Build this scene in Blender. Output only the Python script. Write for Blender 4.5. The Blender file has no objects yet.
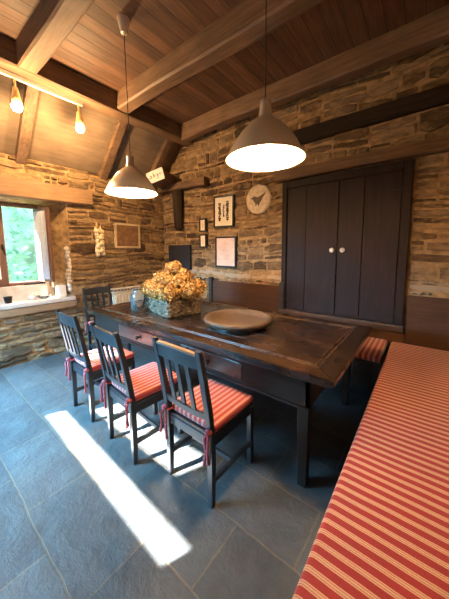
import bpy, bmesh, math, random
from mathutils import Vector, Matrix, Euler
random.seed(7)
C = bpy.context.scene.collection
PI = math.pi
SC = bpy.context.scene

# ------------------------------------------------------------------ materials
def new_mat(name):
    m = bpy.data.materials.new(name); m.use_nodes = True
    nt = m.node_tree; b = nt.nodes['Principled BSDF']
    return m, nt, b

def N(nt, typ, **kw):
    n = nt.nodes.new(typ)
    for k, v in kw.items():
        if k.startswith('i_'): n.inputs[k[2:].replace('_', ' ')].default_value = v
        else: setattr(n, k, v)
    return n

def ramp(nt, stops, interp='LINEAR'):
    r = nt.nodes.new('ShaderNodeValToRGB'); cr = r.color_ramp; cr.interpolation = interp
    while len(cr.elements) > 1: cr.elements.remove(cr.elements[-1])
    cr.elements[0].position = stops[0][0]; cr.elements[0].color = (*stops[0][1], 1)
    for p, c in stops[1:]:
        e = cr.elements.new(p); e.color = (*c, 1)
    return r

def bump(nt, b, src, strength=.4, dist=.01, normal=None):
    n = nt.nodes.new('ShaderNodeBump'); n.inputs['Strength'].default_value = strength
    n.inputs['Distance'].default_value = dist
    nt.links.new(src, n.inputs['Height'])
    if normal: nt.links.new(normal, n.inputs['Normal'])
    nt.links.new(n.outputs[0], b.inputs['Normal']); return n.outputs[0]

def plain(name, col, rough=.5, metal=0, noise=.12, scale=30, spec=.5, bmp=0.0, coat=0):
    m, nt, b = new_mat(name)
    b.inputs['Roughness'].default_value = rough; b.inputs['Metallic'].default_value = metal
    b.inputs['Specular IOR Level'].default_value = spec; b.inputs['Coat Weight'].default_value = coat
    tc = N(nt, 'ShaderNodeTexCoord'); no = N(nt, 'ShaderNodeTexNoise', i_Scale=scale, i_Detail=5.)
    nt.links.new(tc.outputs['Object'], no.inputs['Vector'])
    a = tuple(c * (1 - noise) for c in col); z = tuple(min(1, c * (1 + noise)) for c in col)
    r = ramp(nt, [(.3, a), (.7, z)])
    nt.links.new(no.outputs[0], r.inputs[0]); nt.links.new(r.outputs[0], b.inputs['Base Color'])
    if bmp: bump(nt, b, no.outputs[0], bmp, .01)
    return m

def wood(name, dark, light, grain=(1, 14, 14), rough=.5, rr=.12, axis=0, bmp=.25, spec=.5, wear=None, plank=None):
    """grain along axis; plank=(axis, width) adds plank seams and plank tone steps"""
    m, nt, b = new_mat(name)
    L = nt.links.new
    tc = N(nt, 'ShaderNodeTexCoord'); mp = N(nt, 'ShaderNodeMapping')
    s = [grain[1]] * 3; s[axis] = grain[0]; mp.inputs['Scale'].default_value = s
    L(tc.outputs['Object'], mp.inputs['Vector'])
    no = N(nt, 'ShaderNodeTexNoise', i_Scale=2.2, i_Detail=8., i_Roughness=.62, i_Distortion=.6)
    L(mp.outputs[0], no.inputs['Vector'])
    big = N(nt, 'ShaderNodeTexNoise', i_Scale=3.2, i_Detail=3.)
    L(tc.outputs['Object'], big.inputs['Vector'])
    r = ramp(nt, [(.3, dark), (.72, light)]); L(no.outputs[0], r.inputs[0])
    col = r.outputs[0]
    mx = N(nt, 'ShaderNodeMix', data_type='RGBA', blend_type='MULTIPLY'); mx.inputs[0].default_value = .55
    rb = ramp(nt, [(.3, (.45, .45, .45)), (.7, (1.15, 1.12, 1.08))]); L(big.outputs[0], rb.inputs[0])
    L(col, mx.inputs[6]); L(rb.outputs[0], mx.inputs[7]); col = mx.outputs[2]
    hgt = no.outputs[0]
    if plank:
        sx = N(nt, 'ShaderNodeSeparateXYZ'); L(tc.outputs['Object'], sx.inputs[0])
        dv = N(nt, 'ShaderNodeMath', operation='DIVIDE'); dv.inputs[1].default_value = plank[1]; L(sx.outputs[plank[0]], dv.inputs[0])
        fl = N(nt, 'ShaderNodeMath', operation='FLOOR'); L(dv.outputs[0], fl.inputs[0])
        wn = N(nt, 'ShaderNodeTexWhiteNoise', noise_dimensions='1D'); L(fl.outputs[0], wn.inputs['W'])
        fr = N(nt, 'ShaderNodeMath', operation='FRACT'); L(dv.outputs[0], fr.inputs[0])
        tone = ramp(nt, [(0, (.72, .70, .68)), (1, (1.15, 1.15, 1.15))]); L(wn.outputs[0], tone.inputs[0])
        m2 = N(nt, 'ShaderNodeMix', data_type='RGBA', blend_type='MULTIPLY'); m2.inputs[0].default_value = 1
        L(col, m2.inputs[6]); L(tone.outputs[0], m2.inputs[7]); col = m2.outputs[2]
        w = .006 / plank[1]
        seam = ramp(nt, [(0, (0, 0, 0)), (w, (1, 1, 1)), (1 - w, (1, 1, 1)), (1, (0, 0, 0))]); L(fr.outputs[0], seam.inputs[0])
        m3 = N(nt, 'ShaderNodeMix', data_type='RGBA', blend_type='MULTIPLY'); m3.inputs[0].default_value = .85
        L(col, m3.inputs[6]); L(seam.outputs[0], m3.inputs[7]); col = m3.outputs[2]
        ad = N(nt, 'ShaderNodeMath', operation='MULTIPLY_ADD'); ad.inputs[1].default_value = 2.0
        L(seam.outputs[0], ad.inputs[0]); L(no.outputs[0], ad.inputs[2]); hgt = ad.outputs[0]
    if wear:
        wnn = N(nt, 'ShaderNodeTexNoise', i_Scale=4.5, i_Detail=6., i_Roughness=.7); mp2 = N(nt, 'ShaderNodeMapping')
        s2 = [1.6] * 3; s2[axis] = .55; mp2.inputs['Scale'].default_value = s2
        L(tc.outputs['Object'], mp2.inputs[0]); L(mp2.outputs[0], wnn.inputs['Vector'])
        rw = ramp(nt, [(.5, (0, 0, 0)), (.72, (1, 1, 1))]); L(wnn.outputs[0], rw.inputs[0])
        m4 = N(nt, 'ShaderNodeMix', data_type='RGBA'); L(rw.outputs[0], m4.inputs[0]); L(col, m4.inputs[6]); m4.inputs[7].default_value = (*wear, 1)
        m5 = N(nt, 'ShaderNodeMix', data_type='RGBA'); m5.inputs[0].default_value = .6; L(col, m5.inputs[6]); L(m4.outputs[2], m5.inputs[7]); col = m5.outputs[2]
    L(col, b.inputs['Base Color'])
    mr = N(nt, 'ShaderNodeMapRange'); mr.inputs[3].default_value = rough - rr; mr.inputs[4].default_value = rough + rr
    L(big.outputs[0], mr.inputs[0]); L(mr.outputs[0], b.inputs['Roughness'])
    b.inputs['Specular IOR Level'].default_value = spec
    bump(nt, b, hgt, bmp, .006)
    return m

def stone_mat(name, stops, limewash=None):
    m, nt, b = new_mat(name); L = nt.links.new
    ge = N(nt, 'ShaderNodeNewGeometry'); tc = N(nt, 'ShaderNodeTexCoord')
    r = ramp(nt, stops); L(ge.outputs['Random Per Island'], r.inputs[0])
    mp = N(nt, 'ShaderNodeMapping'); mp.inputs['Scale'].default_value = (1, 1, 3.0); L(tc.outputs['Object'], mp.inputs[0])
    no = N(nt, 'ShaderNodeTexNoise', i_Scale=9., i_Detail=9., i_Roughness=.68); L(mp.outputs[0], no.inputs['Vector'])
    rb = ramp(nt, [(.28, (.35, .33, .30)), (.5, (.9, .9, .9)), (.75, (1.7, 1.6, 1.45))]); L(no.outputs[0], rb.inputs[0])
    mx = N(nt, 'ShaderNodeMix', data_type='RGBA', blend_type='MULTIPLY'); mx.inputs[0].default_value = .9
    L(r.outputs[0], mx.inputs[6]); L(rb.outputs[0], mx.inputs[7]); col = mx.outputs[2]
    n2 = N(nt, 'ShaderNodeTexNoise', i_Scale=4.2, i_Detail=9., i_Roughness=.75); mp3 = N(nt, 'ShaderNodeMapping'); mp3.inputs['Scale'].default_value = (1, 1, 1.7); L(tc.outputs['Object'], mp3.inputs[0]); L(mp3.outputs[0], n2.inputs['Vector'])
    r2 = ramp(nt, [(.49, (0, 0, 0)), (.60, (1, 1, 1))]); L(n2.outputs[0], r2.inputs[0])
    m2 = N(nt, 'ShaderNodeMix', data_type='RGBA'); sc = N(nt, 'ShaderNodeMath', operation='MULTIPLY'); sc.inputs[1].default_value = .62
    L(r2.outputs[0], sc.inputs[0]); L(sc.outputs[0], m2.inputs[0]); L(col, m2.inputs[6]); m2.inputs[7].default_value = (.36, .235, .12, 1); col = m2.outputs[2]
    if limewash:
        z0, z1, c = limewash
        sx = N(nt, 'ShaderNodeSeparateXYZ'); L(tc.outputs['Object'], sx.inputs[0])
        a = N(nt, 'ShaderNodeMath', operation='MULTIPLY_ADD'); a.inputs[1].default_value = .35; L(no.outputs[0], a.inputs[0]); L(sx.outputs[2], a.inputs[2])
        mr = ramp(nt, [(0, (0, 0, 0)), (.001, (1, 1, 1)), (.85, (.8, .8, .8)), (1, (0, 0, 0))])
        q = N(nt, 'ShaderNodeMapRange'); q.inputs[1].default_value = z0 + .17; q.inputs[2].default_value = z1 + .17
        L(a.outputs[0], q.inputs[0]); L(q.outputs[0], mr.inputs[0])
        m3 = N(nt, 'ShaderNodeMix', data_type='RGBA'); L(mr.outputs[0], m3.inputs[0]); L(col, m3.inputs[6]); m3.inputs[7].default_value = (*c, 1); col = m3.outputs[2]
    L(col, b.inputs['Base Color']); b.inputs['Roughness'].default_value = .82; b.inputs['Specular IOR Level'].default_value = .3
    bump(nt, b, no.outputs[0], .8, .02)
    return m

def slate_mat():
    m, nt, b = new_mat('slate_tiles'); L = nt.links.new
    tc = N(nt, 'ShaderNodeTexCoord')
    mp = N(nt, 'ShaderNodeMapping'); mp.inputs['Location'].default_value = (.395 - .335 + .67 * 20, -1.015 + .345 * 20, 0)
    L(tc.outputs['Object'], mp.inputs[0])
    wob = N(nt, 'ShaderNodeTexNoise', i_Scale=3.5, i_Detail=6.); L(tc.outputs['Object'], wob.inputs['Vector'])
    sub = N(nt, 'ShaderNodeVectorMath', operation='SUBTRACT'); sub.inputs[1].default_value = (.5, .5, .5); L(wob.outputs['Color'], sub.inputs[0])
    scl = N(nt, 'ShaderNodeVectorMath', operation='SCALE'); scl.inputs['Scale'].default_value = .04; L(sub.outputs[0], scl.inputs[0])
    add = N(nt, 'ShaderNodeVectorMath', operation='ADD'); L(mp.outputs[0], add.inputs[0]); L(scl.outputs[0], add.inputs[1])
    br = N(nt, 'ShaderNodeTexBrick', offset=.5, offset_frequency=2, squash=1.0)
    for k, v in {'Scale': 1., 'Mortar Size': .005, 'Mortar Smooth': .15, 'Bias': 0., 'Brick Width': .67, 'Row Height': .345}.items(): br.inputs[k].default_value = v
    br.inputs['Color1'].default_value = (.034, .040, .044, 1); br.inputs['Color2'].default_value = (.076, .085, .089, 1); br.inputs['Mortar'].default_value = (.115, .09, .062, 1)
    L(add.outputs[0], br.inputs['Vector'])
    no = N(nt, 'ShaderNodeTexNoise', i_Scale=6., i_Detail=10., i_Roughness=.72, i_Distortion=.25); L(tc.outputs['Object'], no.inputs['Vector'])
    rb = ramp(nt, [(.3, (.55, .55, .55)), (.72, (1.5, 1.45, 1.35))]); L(no.outputs[0], rb.inputs[0])
    mx = N(nt, 'ShaderNodeMix', data_type='RGBA', blend_type='MULTIPLY'); mx.inputs[0].default_value = .85
    L(br.outputs[0], mx.inputs[6]); L(rb.outputs[0], mx.inputs[7]); L(mx.outputs[2], b.inputs['Base Color'])
    mr = N(nt, 'ShaderNodeMapRange'); mr.inputs[3].default_value = .36; mr.inputs[4].default_value = .6; L(no.outputs[0], mr.inputs[0])
    L(mr.outputs[0], b.inputs['Roughness']); b.inputs['Specular IOR Level'].default_value = .55
    v = N(nt, 'ShaderNodeTexVoronoi', feature='SMOOTH_F1', i_Scale=7.); L(tc.outputs['Object'], v.inputs['Vector'])
    h = N(nt, 'ShaderNodeMath', operation='MULTIPLY_ADD'); h.inputs[1].default_value = .5; L(v.outputs[0], h.inputs[0]); L(no.outputs[0], h.inputs[2])
    h2 = N(nt, 'ShaderNodeMath', operation='MULTIPLY_ADD'); h2.inputs[1].default_value = -.6; L(br.outputs['Fac'], h2.inputs[0]); L(h.outputs[0], h2.inputs[2])
    bump(nt, b, h2.outputs[0], .8, .02)
    return m

def stripe_mat(name, axis, pitch=.046, R=(.30, .034, .038), W=(.56, .36, .245)):
    m, nt, b = new_mat(name); L = nt.links.new
    tc = N(nt, 'ShaderNodeTexCoord'); sx = N(nt, 'ShaderNodeSeparateXYZ')
    wob = N(nt, 'ShaderNodeTexNoise', i_Scale=5.); L(tc.outputs['Object'], wob.inputs['Vector'])
    L(tc.outputs['Object'], sx.inputs[0])
    a = N(nt, 'ShaderNodeMath', operation='MULTIPLY_ADD'); a.inputs[1].default_value = .008; L(wob.outputs[0], a.inputs[0]); L(sx.outputs[axis], a.inputs[2])
    dv = N(nt, 'ShaderNodeMath', operation='DIVIDE'); dv.inputs[1].default_value = pitch; L(a.outputs[0], dv.inputs[0])
    fr = N(nt, 'ShaderNodeMath', operation='FRACT'); L(dv.outputs[0], fr.inputs[0])
    r = ramp(nt, [(0, R), (.54, W), (.64, R), (.675, W), (.83, R), (.865, W), (.965, R)], 'CONSTANT'); L(fr.outputs[0], r.inputs[0])
    wv = N(nt, 'ShaderNodeTexNoise', i_Scale=350.); L(tc.outputs['Object'], wv.inputs['Vector'])
    rb = ramp(nt, [(.3, (.8, .8, .8)), (.7, (1.1, 1.1, 1.1))]); L(wv.outputs[0], rb.inputs[0])
    mx = N(nt, 'ShaderNodeMix', data_type='RGBA', blend_type='MULTIPLY'); mx.inputs[0].default_value = 1
    L(r.outputs[0], mx.inputs[6]); L(rb.outputs[0], mx.inputs[7]); L(mx.outputs[2], b.inputs['Base Color'])
    b.inputs['Roughness'].default_value = .85; b.inputs['Sheen Weight'].default_value = .15; b.inputs['Specular IOR Level'].default_value = .2
    bump(nt, b, wob.outputs[0], .15, .02)
    return m

def emit(name, col, s):
    m, nt, b = new_mat(name); b.inputs['Base Color'].default_value = (*col, 1)
    b.inputs['Emission Color'].default_value = (*col, 1); b.inputs['Emission Strength'].default_value = s
    return m

def glass_mat(name, tint=(1, 1, 1), rough=.0):
    m, nt, b = new_mat(name); L = nt.links.new
    out = nt.nodes['Material Output']
    g = N(nt, 'ShaderNodeBsdfGlossy'); g.inputs['Roughness'].default_value = .03 + rough
    t = N(nt, 'ShaderNodeBsdfTransparent'); t.inputs[0].default_value = (*tint, 1)
    lw = N(nt, 'ShaderNodeFresnel', i_IOR=1.5); mx = N(nt, 'ShaderNodeMixShader')
    L(lw.outputs[0], mx.inputs[0]); L(t.outputs[0], mx.inputs[1]); L(g.outputs[0], mx.inputs[2]); L(mx.outputs[0], out.inputs[0])
    return m

M = {}
STONES = [(0, (.062, .036, .020)), (.2, (.105, .062, .032)), (.4, (.17, .102, .05)), (.58, (.25, .16, .08)), (.74, (.13, .085, .052)), (.88, (.31, .20, .105)), (1, (.19, .125, .072))]
M['stone_w'] = stone_mat('window_wall_stone', STONES)
M['stone_c'] = stone_mat('cupboard_wall_stone', STONES, (1.03, 1.17, (.46, .35, .24)))
M['stone_sill'] = stone_mat('sill_stone', [(0, (.3, .26, .2)), (1, (.42, .36, .28))])
M['mortar'] = plain('earth_mortar', (.33, .21, .105), .95, noise=.45, scale=14, spec=.1, bmp=.9)
M['lime'] = plain('limewash', (.60, .52, .43), .9, noise=.2, scale=9, bmp=.6)
M['slate'] = slate_mat()
M['ceil'] = wood('ceiling_planks', (.075, .035, .018), (.20, .095, .046), axis=1, rough=.6, plank=(0, .145), bmp=.3)
M['ceil_slope'] = wood('sloping_ceiling_planks', (.17, .115, .072), (.25, .175, .11), axis=1, rough=.85, bmp=.3)
M['beam_x'] = wood('beam_oak_long', (.11, .062, .034), (.265, .155, .088), axis=0, rough=.6, bmp=.5)
M['beam_y'] = wood('beam_oak_cross', (.11, .062, .034), (.265, .155, .088), axis=1, rough=.6, bmp=.5)
M['lintel'] = wood('lintel_oak', (.12, .068, .038), (.25, .15, .088), axis=0, rough=.75, spec=.2, bmp=.5)
M['lintel_y'] = wood('window_lintel_oak', (.27, .15, .075), (.42, .255, .135), axis=1, rough=.65, bmp=.5)
M['dark_timber'] = wood('dark_timber', (.018, .011, .008), (.05, .033, .022), axis=0, rough=.8, bmp=.5, spec=.15)
M['post_wood'] = wood('dark_post', (.024, .014, .009), (.06, .038, .024), axis=2, rough=.75, bmp=.5, spec=.2)
M['table'] = wood('table_top_oak', (.011, .006, .004), (.042, .021, .012), axis=0, rough=.27, rr=.08, bmp=.10, wear=(.115, .058, .028), spec=.6)
M['table_end'] = wood('table_end_board', (.010, .006, .004), (.038, .02, .011), axis=1, rough=.26, rr=.08, bmp=.10, spec=.6)
M['table_dark'] = wood('table_apron_oak', (.009, .006, .005), (.028, .018, .014), axis=0, rough=.5, bmp=.15, spec=.25)
M['table_leg'] = wood('table_leg_oak', (.011, .008, .007), (.036, .024, .018), axis=2, rough=.5, bmp=.15, spec=.25)
M['bead'] = wood('highlight_bead', (.06, .032, .018), (.17, .10, .055), axis=0, rough=.3, bmp=.1)  # pale tone puts the highlight along the groove into the bead colour
M['drawer'] = wood('drawer_front', (.05, .026, .02), (.11, .06, .045), axis=0, rough=.3, bmp=.1)
M['chair'] = wood('black_chair_paint', (.012, .013, .016), (.030, .031, .035), axis=2, rough=.38, bmp=.06)
M['chair_rail'] = wood('chair_rail_paint', (.012, .013, .016), (.030, .031, .035), axis=0, rough=.38, bmp=.06)
M['worn_rail'] = wood('worn_rail_edge', (.30, .17, .09), (.48, .30, .17), axis=0, rough=.5, bmp=.1)
M['cup_door'] = wood('cupboard_door_paint', (.014, .007, .007), (.034, .018, .017), axis=2, rough=.6, spec=.22, bmp=.25)
M['cup_frame'] = wood('cupboard_frame', (.012, .007, .006), (.030, .017, .014), axis=2, rough=.65, spec=.22, bmp=.25)
M['cup_sill'] = wood('cupboard_sill', (.035, .022, .017), (.085, .058, .045), axis=0, rough=.5, bmp=.25)
M['bench_back'] = wood('bench_back_board', (.05, .022, .009), (.09, .040, .018), axis=0, rough=.55, spec=.3, bmp=.1)
M['bench_dark'] = wood('bench_dark_wood', (.012, .008, .007), (.035, .022, .018), axis=0, rough=.5, bmp=.1)
M['str_x'] = stripe_mat('striped_ticking_across', 0)
M['str_c'] = stripe_mat('striped_seat_ticking', 0, .040, (.34, .05, .055), (.52, .28, .21))
M['str_y'] = stripe_mat('striped_ticking_along', 1)
M['tie'] = plain('cushion_tie_cotton', (.38, .07, .08), .9, noise=.3, scale=60)
M['win_wood'] = wood('window_brown_wood', (.13, .06, .04), (.24, .12, .08), axis=2, rough=.45, bmp=.1)
M['glass'] = glass_mat('pane_glass', (.95, 1, .98))
M['jar'] = glass_mat('jar_glass', (.965, .975, .975), .02)
def milky(m):
    nt = m.node_tree; out = nt.nodes['Material Output']; src = out.inputs[0].links[0].from_socket
    d = N(nt, 'ShaderNodeBsdfDiffuse'); d.inputs[0].default_value = (.85, .84, .80, 1); x = N(nt, 'ShaderNodeMixShader'); x.inputs[0].default_value = .05
    nt.links.new(src, x.inputs[1]); nt.links.new(d.outputs[0], x.inputs[2]); nt.links.new(x.outputs[0], out.inputs[0])
milky(M['jar'])
M['brass'] = plain('warm_brass', (.92, .68, .34), .35, .5, noise=.03)
M['steel'] = plain('brushed_steel', (.97, .87, .72), .28, .5, noise=.02, scale=60)
M['steel'].node_tree.nodes['Principled BSDF'].inputs['Anisotropic'].default_value = .75
M['enamel'] = plain('white_enamel', (.9, .86, .78), .5, noise=.02)
M['white'] = plain('white_paint', (.75, .72, .66), .5, noise=.05)
M['cream'] = plain('cream_enamel', (.62, .52, .38), .4, noise=.06)
M['black'] = plain('black_satin', (.012, .011, .010), .4, noise=.2)
M['chalk'] = plain('chalkboard_black', (.016, .015, .017), .6, noise=.3, scale=12)
M['iron'] = plain('black_iron', (.02, .018, .017), .5, .6, noise=.2)
M['porcelain'] = plain('white_porcelain', (.82, .78, .72), .18, noise=.03)
M['paper'] = plain('cream_paper', (.78, .68, .54), .85, noise=.05)
M['paper_pink'] = plain('pale_print_paper', (.74, .56, .46), .85, noise=.12, scale=9)
M['ink'] = plain('sepia_ink', (.06, .035, .022), .85, noise=.3)
M['faint'] = plain('faint_print', (.60, .40, .32), .85, noise=.2)
M['frame_gilt'] = wood('pale_frame_wood', (.46, .33, .19), (.68, .52, .33), axis=0, rough=.5)
M['sepia'] = plain('sepia_picture', (.20, .10, .045), .7, noise=.4, scale=14)
M['plaque'] = plain('weathered_plaque', (.62, .48, .34), .8, noise=.25, scale=16, bmp=.3)
M['bird'] = plain('dark_bird_relief', (.12, .085, .06), .8, noise=.25, scale=22)
M['garlic'] = plain('garlic_skin', (.80, .62, .38), .6, noise=.2, scale=20)
M['straw'] = plain('dry_straw', (.55, .38, .18), .9, noise=.3, scale=50)
M['wicker'] = plain('grey_wicker', (.20, .14, .09), .75, noise=.85, scale=26)
M['wicker_dark'] = plain('dark_wicker', (.06, .04, .03), .8, noise=.4, scale=60)
M['petal'] = plain('dried_petal', (.47, .26, .08), .8, noise=.35, scale=18, spec=.2)
M['bowl'] = wood('turned_bowl_wood', (.065, .038, .024), (.15, .094, .06), axis=0, rough=.55, bmp=.15)
M['bowl_dark'] = wood('bowl_foot_wood', (.03, .016, .01), (.07, .04, .022), axis=0, rough=.4, bmp=.15)
M['leaf'] = plain('hedge_leaf', (.12, .34, .28), .5, noise=.6, scale=3)
M['cord'] = plain('black_cord', (.01, .01, .01), .6)
M['bulb'] = emit('warm_bulb', (1, .78, .45), 60)
M['halogen'] = emit('halogen_bulb', (1, .74, .34), 45)
M['plaster'] = plain('back_plaster', (.42, .34, .25), .9, noise=.15, scale=5)
M['ground'] = plain('garden_ground', (.14, .20, .08), .9, noise=.4, scale=4)

# ------------------------------------------------------------------ geometry helpers
def link(name, bm, mats, parent=None, smooth=False):
    me = bpy.data.meshes.new(name); bmesh.ops.recalc_face_normals(bm, faces=bm.faces); bm.to_mesh(me); bm.free()
    for m in (mats if isinstance(mats, (list, tuple)) else [mats]): me.materials.append(M[m] if isinstance(m, str) else m)
    if smooth:
        for p in me.polygons: p.use_smooth = True
    o = bpy.data.objects.new(name, me); C.objects.link(o)
    if parent: o.parent = parent
    return o

def tag(o, label=None, cat=None, group=None, kind=None):
    if label: o['label'] = label
    if cat: o['category'] = cat
    if group: o['group'] = group
    if kind: o['kind'] = kind
    return o

def empty(name, loc=(0, 0, 0), rz=0, **kw):
    o = bpy.data.objects.new(name, None); C.objects.link(o); o.location = loc; o.rotation_euler = (0, 0, rz)
    o.empty_display_size = .1
    return tag(o, **kw)

def box(bm, x0, x1, y0, y1, z0, z1, bev=0.004, mi=0, seg=2, mat=None):
    r = bmesh.ops.create_cube(bm, size=1)
    vs = r['verts']
    for v in vs: v.co = Vector(((x0 + x1) / 2 + v.co.x * (x1 - x0), (y0 + y1) / 2 + v.co.y * (y1 - y0), (z0 + z1) / 2 + v.co.z * (z1 - z0)))
    fs = set(f for v in vs for f in v.link_faces)
    if bev:
        es = list(set(e for v in vs for e in v.link_edges))
        rr = bmesh.ops.bevel(bm, geom=es, offset=bev, segments=seg, affect='EDGES', profile=.5)
        fs = set(rr['faces']) | set(f for f in fs if f.is_valid)
        vs = list(set(v for f in fs for v in f.verts))
    for f in fs:
        if f.is_valid: f.material_index = mi
    if mat is not None: bmesh.ops.transform(bm, matrix=mat, verts=vs)
    return vs

def bar(bm, p, q, w, d, up=(0, 0, 1), bev=.003):
    """rectangular bar from p to q, w across, d along the 'up' side"""
    p = Vector(p); q = Vector(q); ax = (q - p); L = ax.length; ax.normalize()
    u = Vector(up); s = ax.cross(u); s.normalize(); t = s.cross(ax)
    m = Matrix((s, t, ax)).transposed().to_4x4(); m.translation = (p + q) / 2
    return box(bm, -w / 2, w / 2, -d / 2, d / 2, -L / 2, L / 2, bev, mat=m)

def tube(bm, pts, r, n=8, cap=True):
    pts = [Vector(p) for p in pts]; rs = r if isinstance(r, (list, tuple)) else [r] * len(pts)
    rings = []; prev = None
    for i, p in enumerate(pts):
        t = (pts[min(i + 1, len(pts) - 1)] - pts[max(i - 1, 0)]).normalized()
        if prev is None:
            a = Vector((1, 0, 0)) if abs(t.x) < .8 else Vector((0, 1, 0)); s = t.cross(a).normalized()
        else:
            s = (prev - t * prev.dot(t)).normalized()
        prev = s; u = t.cross(s)
        rings.append([bm.verts.new(p + (s * math.cos(2 * PI * k / n) + u * math.sin(2 * PI * k / n)) * rs[i]) for k in range(n)])
    for a, b in zip(rings, rings[1:]):
        for k in range(n): bm.faces.new((a[k], a[(k + 1) % n], b[(k + 1) % n], b[k]))
    if cap: bm.faces.new(rings[0][::-1]); bm.faces.new(rings[-1])

def lathe(bm, prof, n=40, c=(0, 0, 0), sx=1, sy=1, mi=0, rib=0, ribn=20):
    rings = []
    for (r, z) in prof:
        if r < 1e-5: rings.append([bm.verts.new((c[0], c[1], c[2] + z))]); continue
        ring = []
        for k in range(n):
            a = 2 * PI * k / n; q = r * (1 + rib * math.cos(a * ribn))
            ring.append(bm.verts.new((c[0] + q * math.cos(a) * sx, c[1] + q * math.sin(a) * sy, c[2] + z)))
        rings.append(ring)
    for a, b in zip(rings, rings[1:]):
        for k in range(n):
            if len(a) == 1 and len(b) == 1: continue
            if len(a) == 1: f = bm.faces.new((a[0], b[k], b[(k + 1) % n]))
            elif len(b) == 1: f = bm.faces.new((a[k], b[0], a[(k + 1) % n]))
            else: f = bm.faces.new((a[k], b[k], b[(k + 1) % n], a[(k + 1) % n]))
            f.material_index = mi

def prism(bm, pts, y0, y1, mi=0):
    """outline in x,z extruded along y"""
    a = [bm.verts.new((x, y0, z)) for x, z in pts]; b = [bm.verts.new((x, y1, z)) for x, z in pts]
    n = len(pts)
    for f in [bm.faces.new(a), bm.faces.new(b[::-1])] + [bm.faces.new((a[k], b[k], b[(k + 1) % n], a[(k + 1) % n])) for k in range(n)]: f.material_index = mi

def blob(bm, c, rx, ry, rz, n=2, jit=0):
    r = bmesh.ops.create_icosphere(bm, subdivisions=n, radius=1)
    for v in r['verts']:
        k = 1 + random.uniform(-jit, jit)
        v.co = Vector((c[0] + v.co.x * rx * k, c[1] + v.co.y * ry * k, c[2] + v.co.z * rz * k))
    return r['verts']

def simple(name, fn, mats, parent=None, smooth=False):
    bm = bmesh.new(); fn(bm); return link(name, bm, mats, parent, smooth)

def copy_tree(o, parent=None):
    c = o.copy(); C.objects.link(c)
    if parent: c.parent = parent
    for ch in list(o.children): copy_tree(ch, c)
    return c

def struct(o): o['kind'] = 'structure'; return o

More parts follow.
